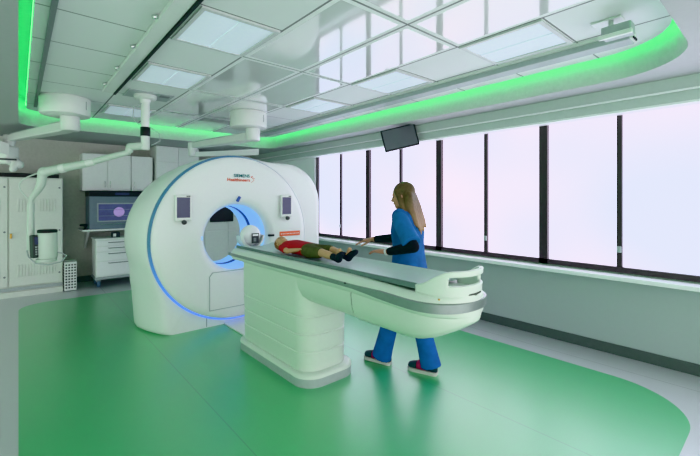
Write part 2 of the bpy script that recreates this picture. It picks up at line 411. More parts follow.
# ------------------------------------------------------------------ wall monitor
t = thing('wall_monitor', 'black flat monitor hung from bracket above the windows', 'monitor', (3.97, 3.55, 2.34), rot=(math.radians(-9), math.radians(-13), math.radians(-43)))
MB().box(-.24, .24, -.02, .025, -.155, .155, .008).build('housing', M['black'], t, local=True, smooth=0)
MB().box(-.222, .222, -.023, -.019, -.137, .137).build('screen', M['mscreen'], t, local=True, smooth=0)
MB().box(-.07, .07, .02, .06, -.07, .07, .006).build('back_mount', M['dark'], t, local=True, smooth=0)
b = MB(); b.tube([(3.98, 3.60, 2.36), (4.02, 3.62, 2.47), (4.12, 3.60, 2.495), (4.20, 3.55, 2.49)], .018, 10); b.box(4.18, 4.20, 3.47, 3.63, 2.43, 2.52, .003)
b.tube([(4.19, 3.55, 2.44), (4.05, 3.61, 2.49)], .010, 8)
br = b.build('wall_bracket', M['dark']); tag(br, 'dark bracket holding the hanging monitor', 'bracket')

# ------------------------------------------------------------------ CT gantry
GX, GZ = 2.02, 1.038
def smin(a, b, k):
    h = max(k-abs(a-b), 0)/k; return min(a, b)-h*h*k*.25
def sdbox(x, z, x0, x1, z0, z1, r):
    qx = abs(x-(x0+x1)/2)-(x1-x0)/2+r; qz = abs(z-(z0+z1)/2)-(z1-z0)/2+r
    return math.hypot(max(qx, 0), max(qz, 0))+min(max(qx, qz), 0)-r
def sdf(x, z, RH, RV, xl, xr, zt):
    dx, dz = (x-GX)/RH, (z-GZ)/RV; e = (math.hypot(dx, dz)-1)*min(RH, RV)
    lb = sdbox(x-.05*max(0, min(1, 1-z/.7)), z, xl, 2.3, -.5, .80, .30)
    rb = sdbox(x, z, 1.5, xr, -.7, zt, .55)
    d = smin(smin(e, lb, .14), rb, .10)
    return -smin(-d, z, .05)
def outline(y, RH, RV, xl, xr, zt, n=288):
    out = []
    ar = math.atan2(.02-GZ, xr-GX); al = math.atan2(.02-GZ, xl+.05-GX)+2*PI      # the two floor corners keep their index in every section
    nt_ = 232
    for k in range(n):
        a = ar+(al-ar)*k/nt_ if k <= nt_ else al+(ar+2*PI-al)*(k-nt_)/(n-nt_)
        c, s_ = math.cos(a), math.sin(a); lo, hi = 0.3, 2.4
        for _ in range(34):
            m_ = (lo+hi)/2
            if sdf(GX+c*m_, GZ+s_*m_, RH, RV, xl, xr, zt) < 0: lo = m_
            else: hi = m_
        out.append((GX+c*lo, y, GZ+s_*lo))
    return out
A0, A1 = math.atan2(.02-GZ, 3.27-GX), math.atan2(.02-GZ, 1.18-GX)+2*PI
def circ(y, r, n=288): return [(GX+r*math.cos(a), y, GZ+r*math.sin(a)) for a in [A0+(A1-A0)*k/232 if k <= 232 else A1+(A0+2*PI-A1)*(k-232)/(n-232) for k in range(n)]]
G = thing('ct_scanner', 'large white ring-shaped scanner with blue-lit round bore', 'scanner', (GX, 4.9, 0))
secs = [(4.475, .965, .965, 1.21, 3.22, 1.91), (4.482, .985, .985, 1.175, 3.27, 1.95), (4.52, 1.01, .99, 1.135, 3.30, 1.975), (4.62, 1.045, .99, 1.085, 3.31, 1.985), (4.80, 1.08, .985, 1.02, 3.29, 1.975),
        (4.98, 1.09, .975, .985, 3.22, 1.955), (5.15, 1.08, .965, .995, 3.15, 1.925), (5.27, 1.05, .94, 1.03, 3.08, 1.885), (5.32, 1.0, .90, 1.10, 3.0, 1.825)]
rings = [circ(4.475, .60)]+[outline(*s_) for s_ in secs]+[circ(5.32, .46)]
rings = rings+[circ(5.2, .44), circ(4.7, .44), circ(4.5, .5), rings[0]]
MB().loft(rings, False, False).build('body_shell', M['gwhite'], G, smooth=50)
MB().lathe_y([(.383, 4.72), (.385, 4.58), (.391, 4.50), (.405, 4.455), (.438, 4.42), (.50, 4.406), (.70, 4.402), (.885, 4.405), (.945, 4.415), (.966, 4.43), (.972, 4.45), (.972, 4.48)], GX, GZ, 128).build('front_cover', M['gwhite'], G, smooth=50)
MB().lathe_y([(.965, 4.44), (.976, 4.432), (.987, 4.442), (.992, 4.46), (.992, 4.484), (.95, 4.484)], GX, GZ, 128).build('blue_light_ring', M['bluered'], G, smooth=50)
bl = MB().lathe_y([(.384, 4.56), (.381, 4.80), (.381, 5.15), (.405, 5.25), (.45, 5.325), (.47, 5.33)], GX, GZ, 96).build('bore_lining', M['blueglow'], G, smooth=50)
MB().lathe_y([(.379, 4.84), (.375, 4.845), (.375, 4.92), (.379, 4.925)], GX, GZ, 96).build('scan_window', M['bluewin'], bl, smooth=50)
MB().lathe_y([(.393, 4.49), (.388, 4.505), (.386, 4.53), (.383, 4.555)], GX, GZ, 96).build('bore_light', M['blueglow'], G, smooth=50)
# lower service door and joint lines
d = MB(); pts = [(1.665, .60), (1.70, .645), (2.20, .645), (2.235, .60), (2.235, .21), (1.665, .21)]
y = 4.3985; w = .004
for (a, b_) in zip(pts, pts[1:]+pts[:1]):
    dx, dz = b_[0]-a[0], b_[1]-a[1]; L_ = math.hypot(dx, dz); nx, nz = -dz/L_*w, dx/L_*w
    d.loft([[(a[0]-nx, y-.001, a[1]-nz), (a[0]+nx, y-.001, a[1]+nz), (a[0]+nx, y+.006, a[1]+nz), (a[0]-nx, y+.006, a[1]-nz)], [(b_[0]-nx, y-.001, b_[1]-nz), (b_[0]+nx, y-.001, b_[1]+nz), (b_[0]+nx, y+.006, b_[1]+nz), (b_[0]-nx, y+.006, b_[1]-nz)]])
d.build('service_door_joint', M['lgrey'], G, smooth=0)
MB().box(1.655, 1.661, 4.4715, 4.478, .012, .13).build('base_joint', M['midgrey'], G, smooth=0)
# touch displays
def display(cx, cz, yaw):
    r = bpy.data.objects.new('touch_display', None); C.objects.link(r); r.parent = G; r.location = V((cx, 4.375, cz))-G.location; r.rotation_euler = (0, 0, yaw)
    MB().box(-.088, .088, -.016, .014, -.145, .145, .012).build('housing', M['white'], r, local=True, smooth=0)
    MB().box(-.068, .068, -.018, -.014, -.105, .118).build('screen', M['screen'], r, local=True, smooth=0)
    MB().cyl((0.005, -.014, -.155), (0.005, -.050, -.155), .027, .023, 20, .005).build('knob', M['dark'], r, local=True)
    MB().box(.03, .07, -.018, -.012, .124, .136).build('red_mark', M['dark'], r, local=True, smooth=0)
    MB().box(-.05, .05, .010, .045, -.10, .10).build('arm_mount', M['white'], r, local=True, smooth=0)
display(1.365, 1.40, math.radians(-4)); display(2.665, 1.405, math.radians(4))
# writing
def text_mesh(body, size, name, m, loc, parent, width=None, sx=1.0):
    cu = bpy.data.curves.new(name, 'FONT'); cu.body = body; cu.size = size; cu.extrude = .0008; cu.align_x = 'LEFT'; cu.offset = size*.02
    o = bpy.data.objects.new(name, cu); C.objects.link(o)
    dg = bpy.context.evaluated_depsgraph_get(); me = bpy.data.meshes.new_from_object(o.evaluated_get(dg))
    C.objects.unlink(o); bpy.data.objects.remove(o); me.materials.clear(); me.materials.append(m)
    xs = [v.co.x for v in me.vertices]; k = (width/(max(xs)-min(xs))) if width else 1
    me.transform(Matrix.Rotation(PI/2, 4, 'X') @ Matrix.Diagonal((k, 1, 1, 1)))
    ob = bpy.data.objects.new(name, me); C.objects.link(ob); ob.parent = parent; ob.location = V(loc)-parent.location
    return ob
text_mesh('SIEMENS', .052, 'brand_lettering', M['teal'], (1.955, 4.3985, 1.765), G, .205)
text_mesh('Healthineers', .052, 'brand_lettering', M['orange'], (1.872, 4.3985, 1.715), G, .290)
dm = MB()
for i, (dx, dz, r) in enumerate(((0, .03, .008), (.02, .018, .007), (.03, -.004, .006), (.018, -.024, .005), (0, -.034, .004), (.012, .04, .005), (.038, .016, .004))):
    dm.cyl((2.185+dx, 4.3985, 1.74+dz), (2.185+dx, 4.402, 1.74+dz), r, n=10)
dm.build('brand_dots', M['orange'], G)
ol = MB().box(2.585, 2.895, 4.395, 4.47, 1.012, 1.072, .002).build('warning_label', M['osign'], G, smooth=0); ol['label'] = 'orange strip label'
tk = MB(); xx = 2.60; rr = random.Random(2)
while xx < 2.87:
    w_ = rr.uniform(.006, .014); tk.box(xx, xx+w_, 4.3935, 4.396, 1.036, 1.047); xx += w_+.012
tk.build('label_print', M['sill'], ol, smooth=0)
MB().box(2.425, 2.50, 4.385, 4.43, 1.02, 1.045, .006).build('release_handle', M['black'], G, smooth=0)
MB().box(-.018, .018, -.01, .06, -.035, .035, .008).build('laser_window', M['bluewin'], G, smooth=0, xf=Matrix.Translation((2.02, 4.405, 1.50)) @ Matrix.Rotation(math.radians(28), 4, 'Y'), )
MB().box(-.010, .010, -.006, .05, -.022, .022, .005).build('laser_window', M['blueglow'], G, smooth=0, xf=Matrix.Translation((1.585, 4.42, 1.05)))
MB().box(1.86, 2.16, 3.752, 4.474, 0.002, .022, .006).build('cable_cover', M['white'], None, smooth=0)
cc = bpy.data.objects['cable_cover']; tag(cc, 'flat white floor plate between scanner and table foot', 'cable cover')

# ------------------------------------------------------------------ patient table
GX = 1.95
T = thing('patient_table', 'long white patient table on fluted pedestal with grey pad', 'patient table', (1.95, 3.1, 0))
YT, YN, YE = 1.46, 1.172, 3.87
def plan(y):
    s_ = 1.0
    if y < YT: s_ = math.sqrt(max(0, 1-((YT-y)/(YT-YN))**2.35))
    if y > 3.80: s_ *= math.sqrt(max(0, 1-((y-3.80)/.071)**2*.35))
    return s_
ys = [YN+.0005, YN+.004, YN+.012, YN+.025, YN+.045, YN+.075, YN+.11, YN+.15, YN+.2, YN+.25, YT, 1.6, 1.96, 2.6, 3.2, 3.7, 3.80, 3.84, 3.865, YE]
up = [(0, .985), (.20, .985), (.222, .990), (.25, .983), (.278, .962), (.290, .935), (.288, .905), (.270, .880), (.24, .868), (0, .866)]
def section(prof, y, rise=0, s=None):
    s = plan(y) if s is None else s
    k = .72+.28*s if y < YT else 1
    half = [(dx*s, z+rise) for dx, z in prof]
    return [(GX+dx, y, z) for dx, z in half]+[(GX-dx, y, z) for dx, z in half[-2:0:-1]]
def rise(y): return -.028*smooth01((2.1-y)/.95)
MB().loft([section(up, y, rise(y)) for y in ys]).build('deck', M['twhite'], T, smooth=45)
path = [(-1, y) for y in (3.86, 3.0, 2.2, 1.9, 1.75, 1.65, 1.55)]
nt_ = 40
for i in range(nt_+1):
    a_ = PI*i/nt_; cs, sn = math.cos(a_), math.sin(a_)
    path.append((-math.copysign(abs(cs)**(2/2.35), cs), YT-(YT-YN)*sn**(2/2.35)))
path += [(1, y) for y in (1.55, 1.65, 1.75, 1.9, 2.2, 3.0, 3.86)]
rs = []
for i, (u_, y) in enumerate(path):
    p0 = V((path[max(i-1, 0)][0]*.29, path[max(i-1, 0)][1], 0)); p1 = V((path[min(i+1, len(path)-1)][0]*.29, path[min(i+1, len(path)-1)][1], 0))
    t_ = (p1-p0).normalized(); n_ = V((t_.y, -t_.x, 0)); c = V((GX+u_*.29, y, .928+rise(y)))
    if n_.dot(c-V((GX, 2.5 if y > 1.6 else 1.6, c.z))) < 0: n_ = -n_
    hh_ = .016+.013*smooth01((1.9-y)/.3)
    rs.append([c-n_*.012+V((0, 0, hh_)), c+n_*.004+V((0, 0, hh_*.85)), c+n_*.004-V((0, 0, hh_*.85)), c-n_*.012-V((0, 0, hh_))])
MB().loft(rs).build('side_strip', M['steel'], T, smooth=40)
def zb(y): return .660+.18*(max(0, (1.52-y)/.38))**1.8
low = MB(); lr = []
for y in [1.178, 1.180, 1.185, 1.195, 1.215, 1.25, 1.30, 1.36, 1.44, 1.55, 1.7, 1.85, 1.96]:
    s_ = math.sqrt(max(.0004, 1-(max(0, 1.50-y)/.3235)**2.5)); b = zb(y); top = .875+rise(y)
    prof = [(0, top), (.245, top), (.248, top-.02), (.240, b+(top-b)*.55), (.222, b+(top-b)*.25), (.18, b+(top-b)*.07), (.13, b), (0, b-.004)]
    lr.append(section(prof, y, 0, s_))
low.loft(lr); low.build('end_shell', M['twhite'], T, smooth=50)
lr = []
for y in [1.970, 2.3, 2.5, 2.75]:
    b = .668; top = .875
    prof = [(0, top), (.244, top), (.247, top-.02), (.239, b+(top-b)*.55), (.221, b+(top-b)*.25), (.18, b+(top-b)*.07), (.13, b), (0, b-.004)]
    lr.append(section(prof, y, 0, 1))
jr = []
for y in (1.955, 1.975): jr.append(section([(0, .873), (.24, .873), (.243, .855), (.235, .672+.2*.55), (.217, .672+.2*.25), (.177, .684), (.13, .672), (0, .668)], y, 0, 1))
MB().loft(jr).build('shell_joint', M['dark'], T, smooth=40)
MB().loft(lr).build('lift_shell', M['twhite'], T, smooth=50)
# pedestal with grooves
pr = []
zs = []
for a, b in ((.10, .255), (.265, .40), (.41, .545), (.555, .875)): zs += [(a, -.006), (a+.006, 0), (b-.006, 0), (b, -.006)]
for z, off in zs:
    fl_ = .018*smooth01((z-.35)/.35)-.012*smooth01((.3-z)/.2)
    pr.append([(x, y, z) for x, y in rrect(1.712-fl_*.6-off, 2.195+fl_*.6+off, 2.525-off, 3.715+off, .15, 8)])
MB().loft(pr).build('pedestal', M['twhite'], T, smooth=40)
MB().loft([[(x, y, z) for x, y in rrect(1.675+i, 2.235-i, 2.462+i, 3.75-i, .17-i, 10)] for z, i in ((.072, 0), (.090, .004), (.102, .018), (.104, .04))]).build('base_cover', M['twhite'], T, smooth=40)
MB().prism(rrect(1.679, 2.231, 2.466, 3.746, .166, 10), .002, .072).build('base_skirt', M['lgrey'], T, smooth=40)
# joint of the pads on the skirt
# pad: trough shaped tabletop
pad = []
for y in (3.835, 3.83, 1.46, 1.425):
    top = []; k = 13
    for i in range(k):
        u = -1+2*i/(k-1); top.append((GX+u*.205, y, .985+.030*abs(u)**2.5))
    bot = [(GX+u*.205, y, .980) for u in (1, .5, 0, -.5, -1)]
    pad.append(top+bot)
MB().loft(pad).build('pad', M['mat'], T, smooth=45)
em = MB()
for sg in (-1, 1):
    em.box(min(GX+sg*.204, GX+sg*.217), max(GX+sg*.204, GX+sg*.217), 1.43, 3.84, .984, 1.014, .003)
em.build('pad_rail', M['matedge'], T, smooth=0)
# raised end handle: U-shaped in plan with a grip slot
ns, nh = 48, 10
grid = []
for i in range(ns+1):
    s_ = PI*i/ns; sn = math.sin(s_)
    for j in range(nh+1):
        h = j/nh
        yb = 1.43-.238*sn**.85; top = 1.010+.090*smooth01((1.43-yb)/.20)
        z = .935+(top-.935)*h
        pass
        x = GX-(.207+.006*h)*math.copysign(abs(math.cos(s_))**.85, math.cos(s_)); y = yb-.012*h*sn
        grid.append((x, y, z))
fs = []
for i in range(ns):
    for j in range(nh):
        sa = (i+.5)/ns; hole = ((.25 < sa < .75) and (5 <= j <= 7)) or ((.44 < sa < .62) and j <= 1)
        if hole: continue
        a = i*(nh+1)+j; fs.append([a, a+nh+1, a+nh+2, a+1])
MB().add(grid, fs).build('end_handle', M['twhite'], T, smooth=60, mods=[('SOLIDIFY', dict(thickness=.024, offset=0)), ('BEVEL', dict(width=.006, segments=3, limit_method='ANGLE', angle_limit=math.radians(50)))])
for (sx, yy) in ((-.232, 1.44), (-.205, 1.275)):
    MB().cyl((GX+sx, yy, .93), (GX+sx, yy, .953), .007, .006, 12).build('screw_cap', M['brass'], T)
MB().box(1.90, 2.06, 1.20, 1.24, .90, .975, .004).build('gap_shade_block', M['black'], T, smooth=0)  # black block added for the dark shade in the handle's lower gap
MB().cyl((1.655, 1.965, .94), (1.648, 1.965, .935), .006, n=8).build('strip_screw', M['dark'], T)

# head holder reaching from the table end into the bore
H = thing('head_holder', 'white rounded head holder with dark printed card at the bore end of the table', 'head holder', (1.95, 3.90, 1.0))
hm = []
for y, r in ((3.876, .125), (3.89, .138), (4.02, .138), (4.06, .12)):
    ring = []
    for k in range(21):
        a = PI*.96+PI*1.08*k/20; ring.append((GX+r*math.cos(a), y, 1.085+r*math.sin(a)*.92))
    for k in range(21):
        a = PI*2.04-PI*1.08*k/20; ring.append((GX+(r-.014)*math.cos(a), y, 1.085+(r-.014)*math.sin(a)*.92))
    hm.append(ring)
MB().loft(hm).build('cup', M['clearcup'], H, smooth=40)
hb = MB(); hb.ellipsoid((GX, 3.955, 1.095), .122, .075, .118); hb.build('cushion', M['clearcup'], H)
MB().box(GX-.07, GX+.07, 3.873, 4.02, .935, .968, .008).build('holder_bracket', M['clearcup'], H, smooth=0)
hl = MB().box(1.925, 2.01, 3.866, 3.874, 1.015, 1.125, .002).build('printed_card', M['dark'], H, smooth=0)
MB().box(1.935, 2.0, 3.863, 3.867, 1.095, 1.115).build('card_patch', M['sill'], hl, smooth=0)
MB().box(1.945, 1.975, 3.863, 3.867, 1.035, 1.075).build('card_patch', M['midgrey'], hl, smooth=0)

# ------------------------------------------------------------------ people
def ring_e(c, ax, ay, rx, ry, n=20, p=2.0):
    out = []
    for k in range(n):
        a = 2*PI*k/n; ca, sa = math.cos(a), math.sin(a)
        out.append(V(c)+ax*rx*math.copysign(abs(ca)**(2/p), ca)+ay*ry*math.copysign(abs(sa)**(2/p), sa))
    return out
def hand(mb, wrist, d, nrm, thumb_side, L=.175, curl=0.25, sc=1.0, spread=.06):
    """palm + five bent fingers: d = finger direction, nrm = palm normal (towards what the palm faces), thumb_side = unit vector to the thumb"""
    d = V(d).normalized(); nrm = V(nrm); nrm = (nrm-d*nrm.dot(d)).normalized(); s_ = V(thumb_side); s_ = (s_-d*s_.dot(d)-nrm*s_.dot(nrm)).normalized()
    w = V(wrist); pl = L*.50
    rings = []
    for t, hw, ht in ((-.012, .024, .019), (.0, .025, .0185), (.25, .032, .018), (.6, .0385, .0155), (.95, .0395, .0125), (1.05, .036, .009)):
        rings.append(ring_e(w+d*pl*t-nrm*.002, s_, nrm, hw*sc, ht*sc, 16, 2.6))
    mb.loft(rings)
    lens = (.43, .48, .44, .34); offs = (.0295, .0098, -.0098, -.0285)
    for i in range(4):
        p = w+d*pl*(.97 if i in (1, 2) else .90)+s_*offs[i]*sc; ang = curl*(.6+.25*i*.5); r = (.0082, .0085, .0080, .0070)[i]*sc
        dirn = (d+s_*(spread*(1.5-i)*.8)).normalized()
        mb.capsule(p-dirn*.02, p, r*1.08, r*1.05, 10, 3)
        for q, fr in enumerate((.45, .31, .24)):
            dd = (dirn*math.cos(ang)+nrm*math.sin(ang)).normalized(); p2 = p+dd*L*lens[i]*fr
            mb.capsule(p, p2, r*(1.03-.09*q), r*(.95-.09*q), 10, 3); p = p2; ang += curl*(.9+.15*i)
    p = w+d*pl*.22+s_*.022*sc+nrm*.004*sc
    td = (d*.62+s_*.72+nrm*.22).normalized()
    for q, (ln, r0, r1) in enumerate(((.26, .0125, .0108), (.20, .0104, .0094), (.15, .0094, .0078))):
        p2 = p+td*L*ln; mb.capsule(p, p2, r0*sc, r1*sc, 10, 3); p = p2; td = (td*.86+d*.35+nrm*.08).normalized()
def head(mb, c, F, U, h=.22):
    """head mesh centred on c, facing F with up U, h = chin-to-crown"""
    F = V(F).normalized(); U = (V(U)-F*V(U).dot(F)).normalized(); S = F.cross(U).normalized(); k = h/.22; P = lambda f, s_, u: V(c)+F*f*k+S*s_*k+U*u*k
    mb.ellipsoid(P(-.012, 0, .028), .076*k, .094*k, .083*k, (S, F, U), 24, 16)      # cranium
    mb.ellipsoid(P(.022, 0, -.028), .060*k, .066*k, .076*k, (S, F, U), 24, 16)      # face
    mb.ellipsoid(P(.045, 0, -.082), .036*k, .036*k, .026*k, (S, F, U), 16, 10)      # chin
    mb.capsule(P(-.02, .050, -.045), P(.045, .026, -.082), .022*k, .020*k); mb.capsule(P(-.02, -.050, -.045), P(.045, -.026, -.082), .022*k, .020*k)
    mb.capsule(P(.066, .032, .020), P(.066, -.032, .020), .016*k, .016*k)           # brow
    mb.capsule(P(.083, 0, .005), P(.098, 0, -.026), .009*k, .0125*k)                # nose
    mb.capsule(P(.088, .010, -.029), P(.088, -.010, -.029), .0085*k, .0085*k)
    for sg in (-1, 1): mb.ellipsoid(P(.060, sg*.034, -.022), .020*k, .020*k, .018*k, (S, F, U), 12, 8)   # cheeks
    mb.capsule(P(.077, .013, -.054), P(.077, -.013, -.054), .011*k, .011*k)         # mouth mound
    for sg in (-1, 1): mb.ellipsoid(P(-.008, sg*.076, -.008), .008*k, .020*k, .032*k, (S, F, U), 12, 8)  # ears
    return P, S, F, U
def face_details(P, k, S, F, U, parent):
    for sg in (-1, 1):
        e = MB(); e.ellipsoid(P(.072, sg*.030, .003), .012*k, .008*k, .0075*k, (S, F, U), 12, 8); e.build('eye', M['eye'], parent)
        b = MB(); b.capsule(P(.080, sg*.016, .022), P(.072, sg*.042, .024), .0035*k, .003*k, 8, 3); b.build('eyebrow', M['hair'], parent)
    m_ = MB(); m_.capsule(P(.0865, .016, -.055), P(.0865, -.016, -.055), .0045*k, .0045*k, 8, 3); m_.build('lips', M['lip'], parent)

# ---- the woman
Wl = (2.57, 2.25, 0)
W = thing('person', 'woman with long brown hair in blue scrubs walking behind the patient table', 'person', Wl)
F = V((-.22, .975, 0)).normalized(); U = V((0, 0, 1)); S = F.cross(U)          # S points to her right
PC = V((2.58, 2.20, 0)); 
def at(f, s_, z, c=PC): return c+F*f+S*s_+U*z
hipL, hipR = at(.0, -.085, .88), at(-.01, .085, .88)
ankL = V((2.505, 2.475, .085)); ankR = V((2.672, 2.045, .09))
kneL = V((2.505, 2.33, .475)); kneR = V((2.635, 2.125, .465))
shL, shR = at(.015, -.165, 1.355), at(.03, .165, 1.355)
elL, wrL = V((2.335, 1.945, 1.125)), V((2.285, 2.185, 1.066))
elR, wrR = V((2.735, 2.435, 1.135)), V((2.60, 2.665, 1.112))
headc = at(.065, 0, 1.525)
HF = (F+V((-.20, 0, -.16))).normalized()
bm_ = MB()
P, hS, hF, hU = head(bm_, headc, HF, U, .225)
bm_.capsule(at(.005, 0, 1.34), headc+V((0, 0, -.05))-HF*.015, .056, .050)                 # neck
tor = [(.86, .155, .105, 0), (.93, .160, .110, 0), (1.02, .130, .092, .0), (1.10, .125, .090, .005), (1.20, .142, .105, .012), (1.28, .150, .100, .012), (1.35, .130, .080, .005), (1.385, .075, .058, .0)]
bm_.loft([ring_e(at(f, 0, z), S, F, a, b, 24, 2.3) for z, a, b, f in tor])
for sh, el, wr, hd, nr, ts in ((shL, elL, wrL, (-.04, .21, .0), (.15, 0, -1), S), (shR, elR, wrR, (-.16, .20, -.05), (.1, 0, -1), -S)):
    bm_.capsule(sh, el, .050, .038); bm_.capsule(el, wr, .037, .025)
    hand(bm_, wr+(V(hd)).normalized()*.012, hd, nr, ts, .18, .20)
for hp, kn, an in ((hipL, kneL, ankL), (hipR, kneR, ankR)):
    bm_.capsule(hp, kn, .085, .055); bm_.capsule(kn, kn+(an-kn)*.35, .054, .055); bm_.capsule(kn+(an-kn)*.35, an, .055, .036)
    bm_.capsule(an, V((an.x, an.y, .05))+(F*.10), .036, .030)
bm_.build('body', M['skin'], W, smooth=180, mods=REM(.0042, 4))
k = .225/.22
face_details(P, k, hS, hF, hU, W)
# long sleeves
um = MB()
for sh, el, wr in ((shL, elL, wrL), (shR, elR, wrR)):
    um.capsule(sh+(el-sh)*.4, el, .050, .047); um.capsule(el, wr-(wr-el)*.03, .047, .035)
    um.capsule(el+(wr-el)*.25, el+(wr-el)*.3, .047, .045)
for sgm, nm in ((0, 'sleeve'), (1, 'sleeve')):
    pass
for sh, el, wr in ((shL, elL, wrL), (shR, elR, wrR)):
    u_ = MB(); u_.capsule(sh+(el-sh)*.35, el, .051, .047); u_.capsule(el, el+(wr-el)*.5, .047, .041); u_.capsule(el+(wr-el)*.5, wr-(wr-el)*.12, .041, .034)
    s_ = u_.build('sleeve', M['undershirt'], W, smooth=180, mods=REM(.008, 3)); s_['label'] = 'black long sleeve'
# scrub top
sc = MB()
top = [(.80, .190, .142, -.008), (.86, .190, .142, -.006), (.95, .178, .130, 0), (1.04, .160, .122, .002), (1.13, .160, .122, .008), (1.22, .172, .130, .014), (1.30, .178, .118, .010), (1.355, .165, .094, .004), (1.395, .110, .074, .0), (1.412, .080, .064, .0)]
sc.loft([ring_e(at(f, 0, z), S, F, a, b, 28, 2.4) for z, a, b, f in top])
for sh, el in ((shL, elL), (shR, elR)):
    sc.capsule(sh+U*.0-(sh-PC-U*sh.z)*.1, sh+(el-sh)*.30, .068, .070); sc.capsule(sh+(el-sh)*.3, sh+(el-sh)*.5, .070, .066)
    q_ = MB(); q_.capsule(sh+(el-sh)*.12, sh+(el-sh)*.3, .070, .073, 20, 5); q_.capsule(sh+(el-sh)*.3, sh+(el-sh)*.72, .073, .074, 20, 5)
    d_ = (el-sh).normalized(); a_ = d_.orthogonal().normalized(); b_ = d_.cross(a_); e0 = sh+(el-sh)*.72
    q_.loft([ring_e(e0+d_*t, a_, b_, r, r, 20) for t, r in ((-.02, .074), (.03, .077), (.055, .078), (.06, .070))])
    q_.build('short_sleeve', M['scrubl'], W, smooth=180, mods=REM(.008, 3))
sc.build('scrub_top', M['scrub'], W, smooth=180, mods=REM(.010, 5))
# trousers: flared, hems at the ankle
tr = MB()
for hp, kn, an in ((hipL, kneL, ankL), (hipR, kneR, ankR)):
    hem = an+V((0, 0, -.025))-F*.01
    pts = [(hp+U*.02, .108), (hp+(kn-hp)*.5, .096), (kn, .077), (kn+(hem-kn)*.45, .078), (hem, .082)]
    for (a, ra), (b, rb) in zip(pts[:-1], pts[1:-1]): tr.capsule(a, b, ra, rb, 18, 5)
    a, b = pts[-2][0], pts[-1][0]; d_ = (b-a).normalized(); xx = d_.cross(F).normalized(); yy = d_.cross(xx)
    tr.loft([ring_e(a+(b-a)*t, xx, yy, r*.92, r*1.06, 20) for t, r in ((-.12, .075), (.2, .077), (.6, .081), (1.0, .087))])
tr.loft([ring_e(at(0, 0, z), S, F, a, b, 24, 2.3) for z, a, b in ((.80, .165, .115), (.90, .168, .118), (1.0, .150, .108))])
tr.build('scrub_trousers', M['scrubp'], W, smooth=180, mods=REM(.009, 3))
# shoes
def shoe(heel, toe, pitch=0.0):
    heel, toe = V(heel), V(toe); d_ = (toe-heel); L_ = d_.length; d_.normalize(); sd = d_.cross(U).normalized()
    def sec(t, hw, h, zb_): 
        c = heel+d_*L_*t; 
        return [c+sd*hw*math.cos(2*PI*k/18)+U*(zb_+h*.5+h*.5*math.sin(2*PI*k/18)) for k in range(18)]
    def lift(t): return pitch*t if pitch > 0 else 0
    prof = [(.0, .018, .05), (.03, .030, .075), (.12, .036, .095), (.3, .037, .098), (.5, .040, .082), (.7, .046, .066), (.86, .044, .055), (.96, .030, .045), (1.0, .012, .030)]
    m_ = MB(); m_.loft([sec(t, w_, h, .022+lift(t)) for t, w_, h in prof])
    up_ = m_.build('shoe', M['shoe'], W, smooth=180)
    s_ = MB(); s_.loft([[heel+d_*L_*(t*1.02-.01)+sd*sg*(w_+.004)+U*(z+lift(t)) for sg, z in ((-1, .002), (1, .002), (1, .03), (-1, .03))] for t, w_, h in prof]); s_.build('sole', M['sole'], up_, smooth=50)
    p_ = MB(); p_.loft([sec(t, w_+.0025, h+.003, .022+lift(t)) for t, w_, h in ((.38, .0385, .091), (.46, .0392, .086), (.58, .042, .077), (.66, .0445, .070))]); p_.build('shoe_panel', M['shoepink'], up_, smooth=180)
shoe((2.545, 2.385, 0), (2.468, 2.64, 0), .01); shoe((2.69, 1.985, 0), (2.615, 2.235, 0), .0)
# hair: cap + long fall down the back
hr = MB()
hr.ellipsoid(P(-.022, 0, .036), .084*k, .098*k, .088*k, (hS, hF, hU), 24, 16)
for sg in (-1, 1):
    hr.capsule(P(.022, sg*.066, .05), P(-.005, sg*.078, -.05), .026, .024); hr.capsule(P(-.005, sg*.078, -.05), at(-.02, sg*.09, 1.36), .026, .028); hr.capsule(at(-.02, sg*.09, 1.36), at(-.075, sg*.085, 1.24), .030, .016)
for s_ in (-.06, -.03, 0, .03, .06):
    hr.capsule(P(-.07, s_, .0), at(-.045, s_*1.1, 1.42), .040, .042); hr.capsule(at(-.045, s_*1.1, 1.42), at(-.095, s_*1.15, 1.30), .040, .030); hr.capsule(at(-.095, s_*1.15, 1.30), at(-.115-.25*abs(s_), s_*1.1, 1.20+.9*abs(s_)), .030, .008)
hr.build('hair', M['hair'], W, smooth=180, mods=REM(.007, 3))
# lanyard-free neckline and wrist band
MB().cyl(wrL-(wrL-elL).normalized()*.006, wrL+(wrL-elL).normalized()*.012, .0285, n=18).build('wristband', M['clearcup'], W)

# ---- the child on the table
K = thing('person', 'small child in red shirt and olive shorts lying on the patient table', 'person', (1.93, 2.9, 1.0))
KX = 1.935; z0 = 1.0
F2 = V((.0, -.15, .985)).normalized(); U2 = V((.10, .99, .12)).normalized()
KM = Matrix.Translation((KX, 2.32, z0)) @ Matrix.Diagonal((.82, .84, .80, 1)) @ Matrix.Translation((-KX, -2.32, -z0))
kb = MB()
hc = V((KX-.005, 3.425, 1.092)); HFk = V((-.22, -.10, .97)).normalized()
P2, s2, f2, u2 = head(kb, hc, HFk, V((0, 1, .12)), .19); k2 = .19/.22
kb.capsule((KX, 3.34, 1.075), (KX, 3.25, 1.065), .034, .040)
kb.loft([ring_e((KX, y, z), V((1, 0, 0)), V((0, 0, 1)), a, b, 20, 2.3) for y, z, a, b in ((3.29, 1.068, .06, .045), (3.25, 1.07, .115, .062), (3.15, 1.075, .118, .070), (3.0, 1.072, .105, .066), (2.88, 1.07, .108, .066), (2.78, 1.066, .112, .066), (2.74, 1.06, .08, .05))])
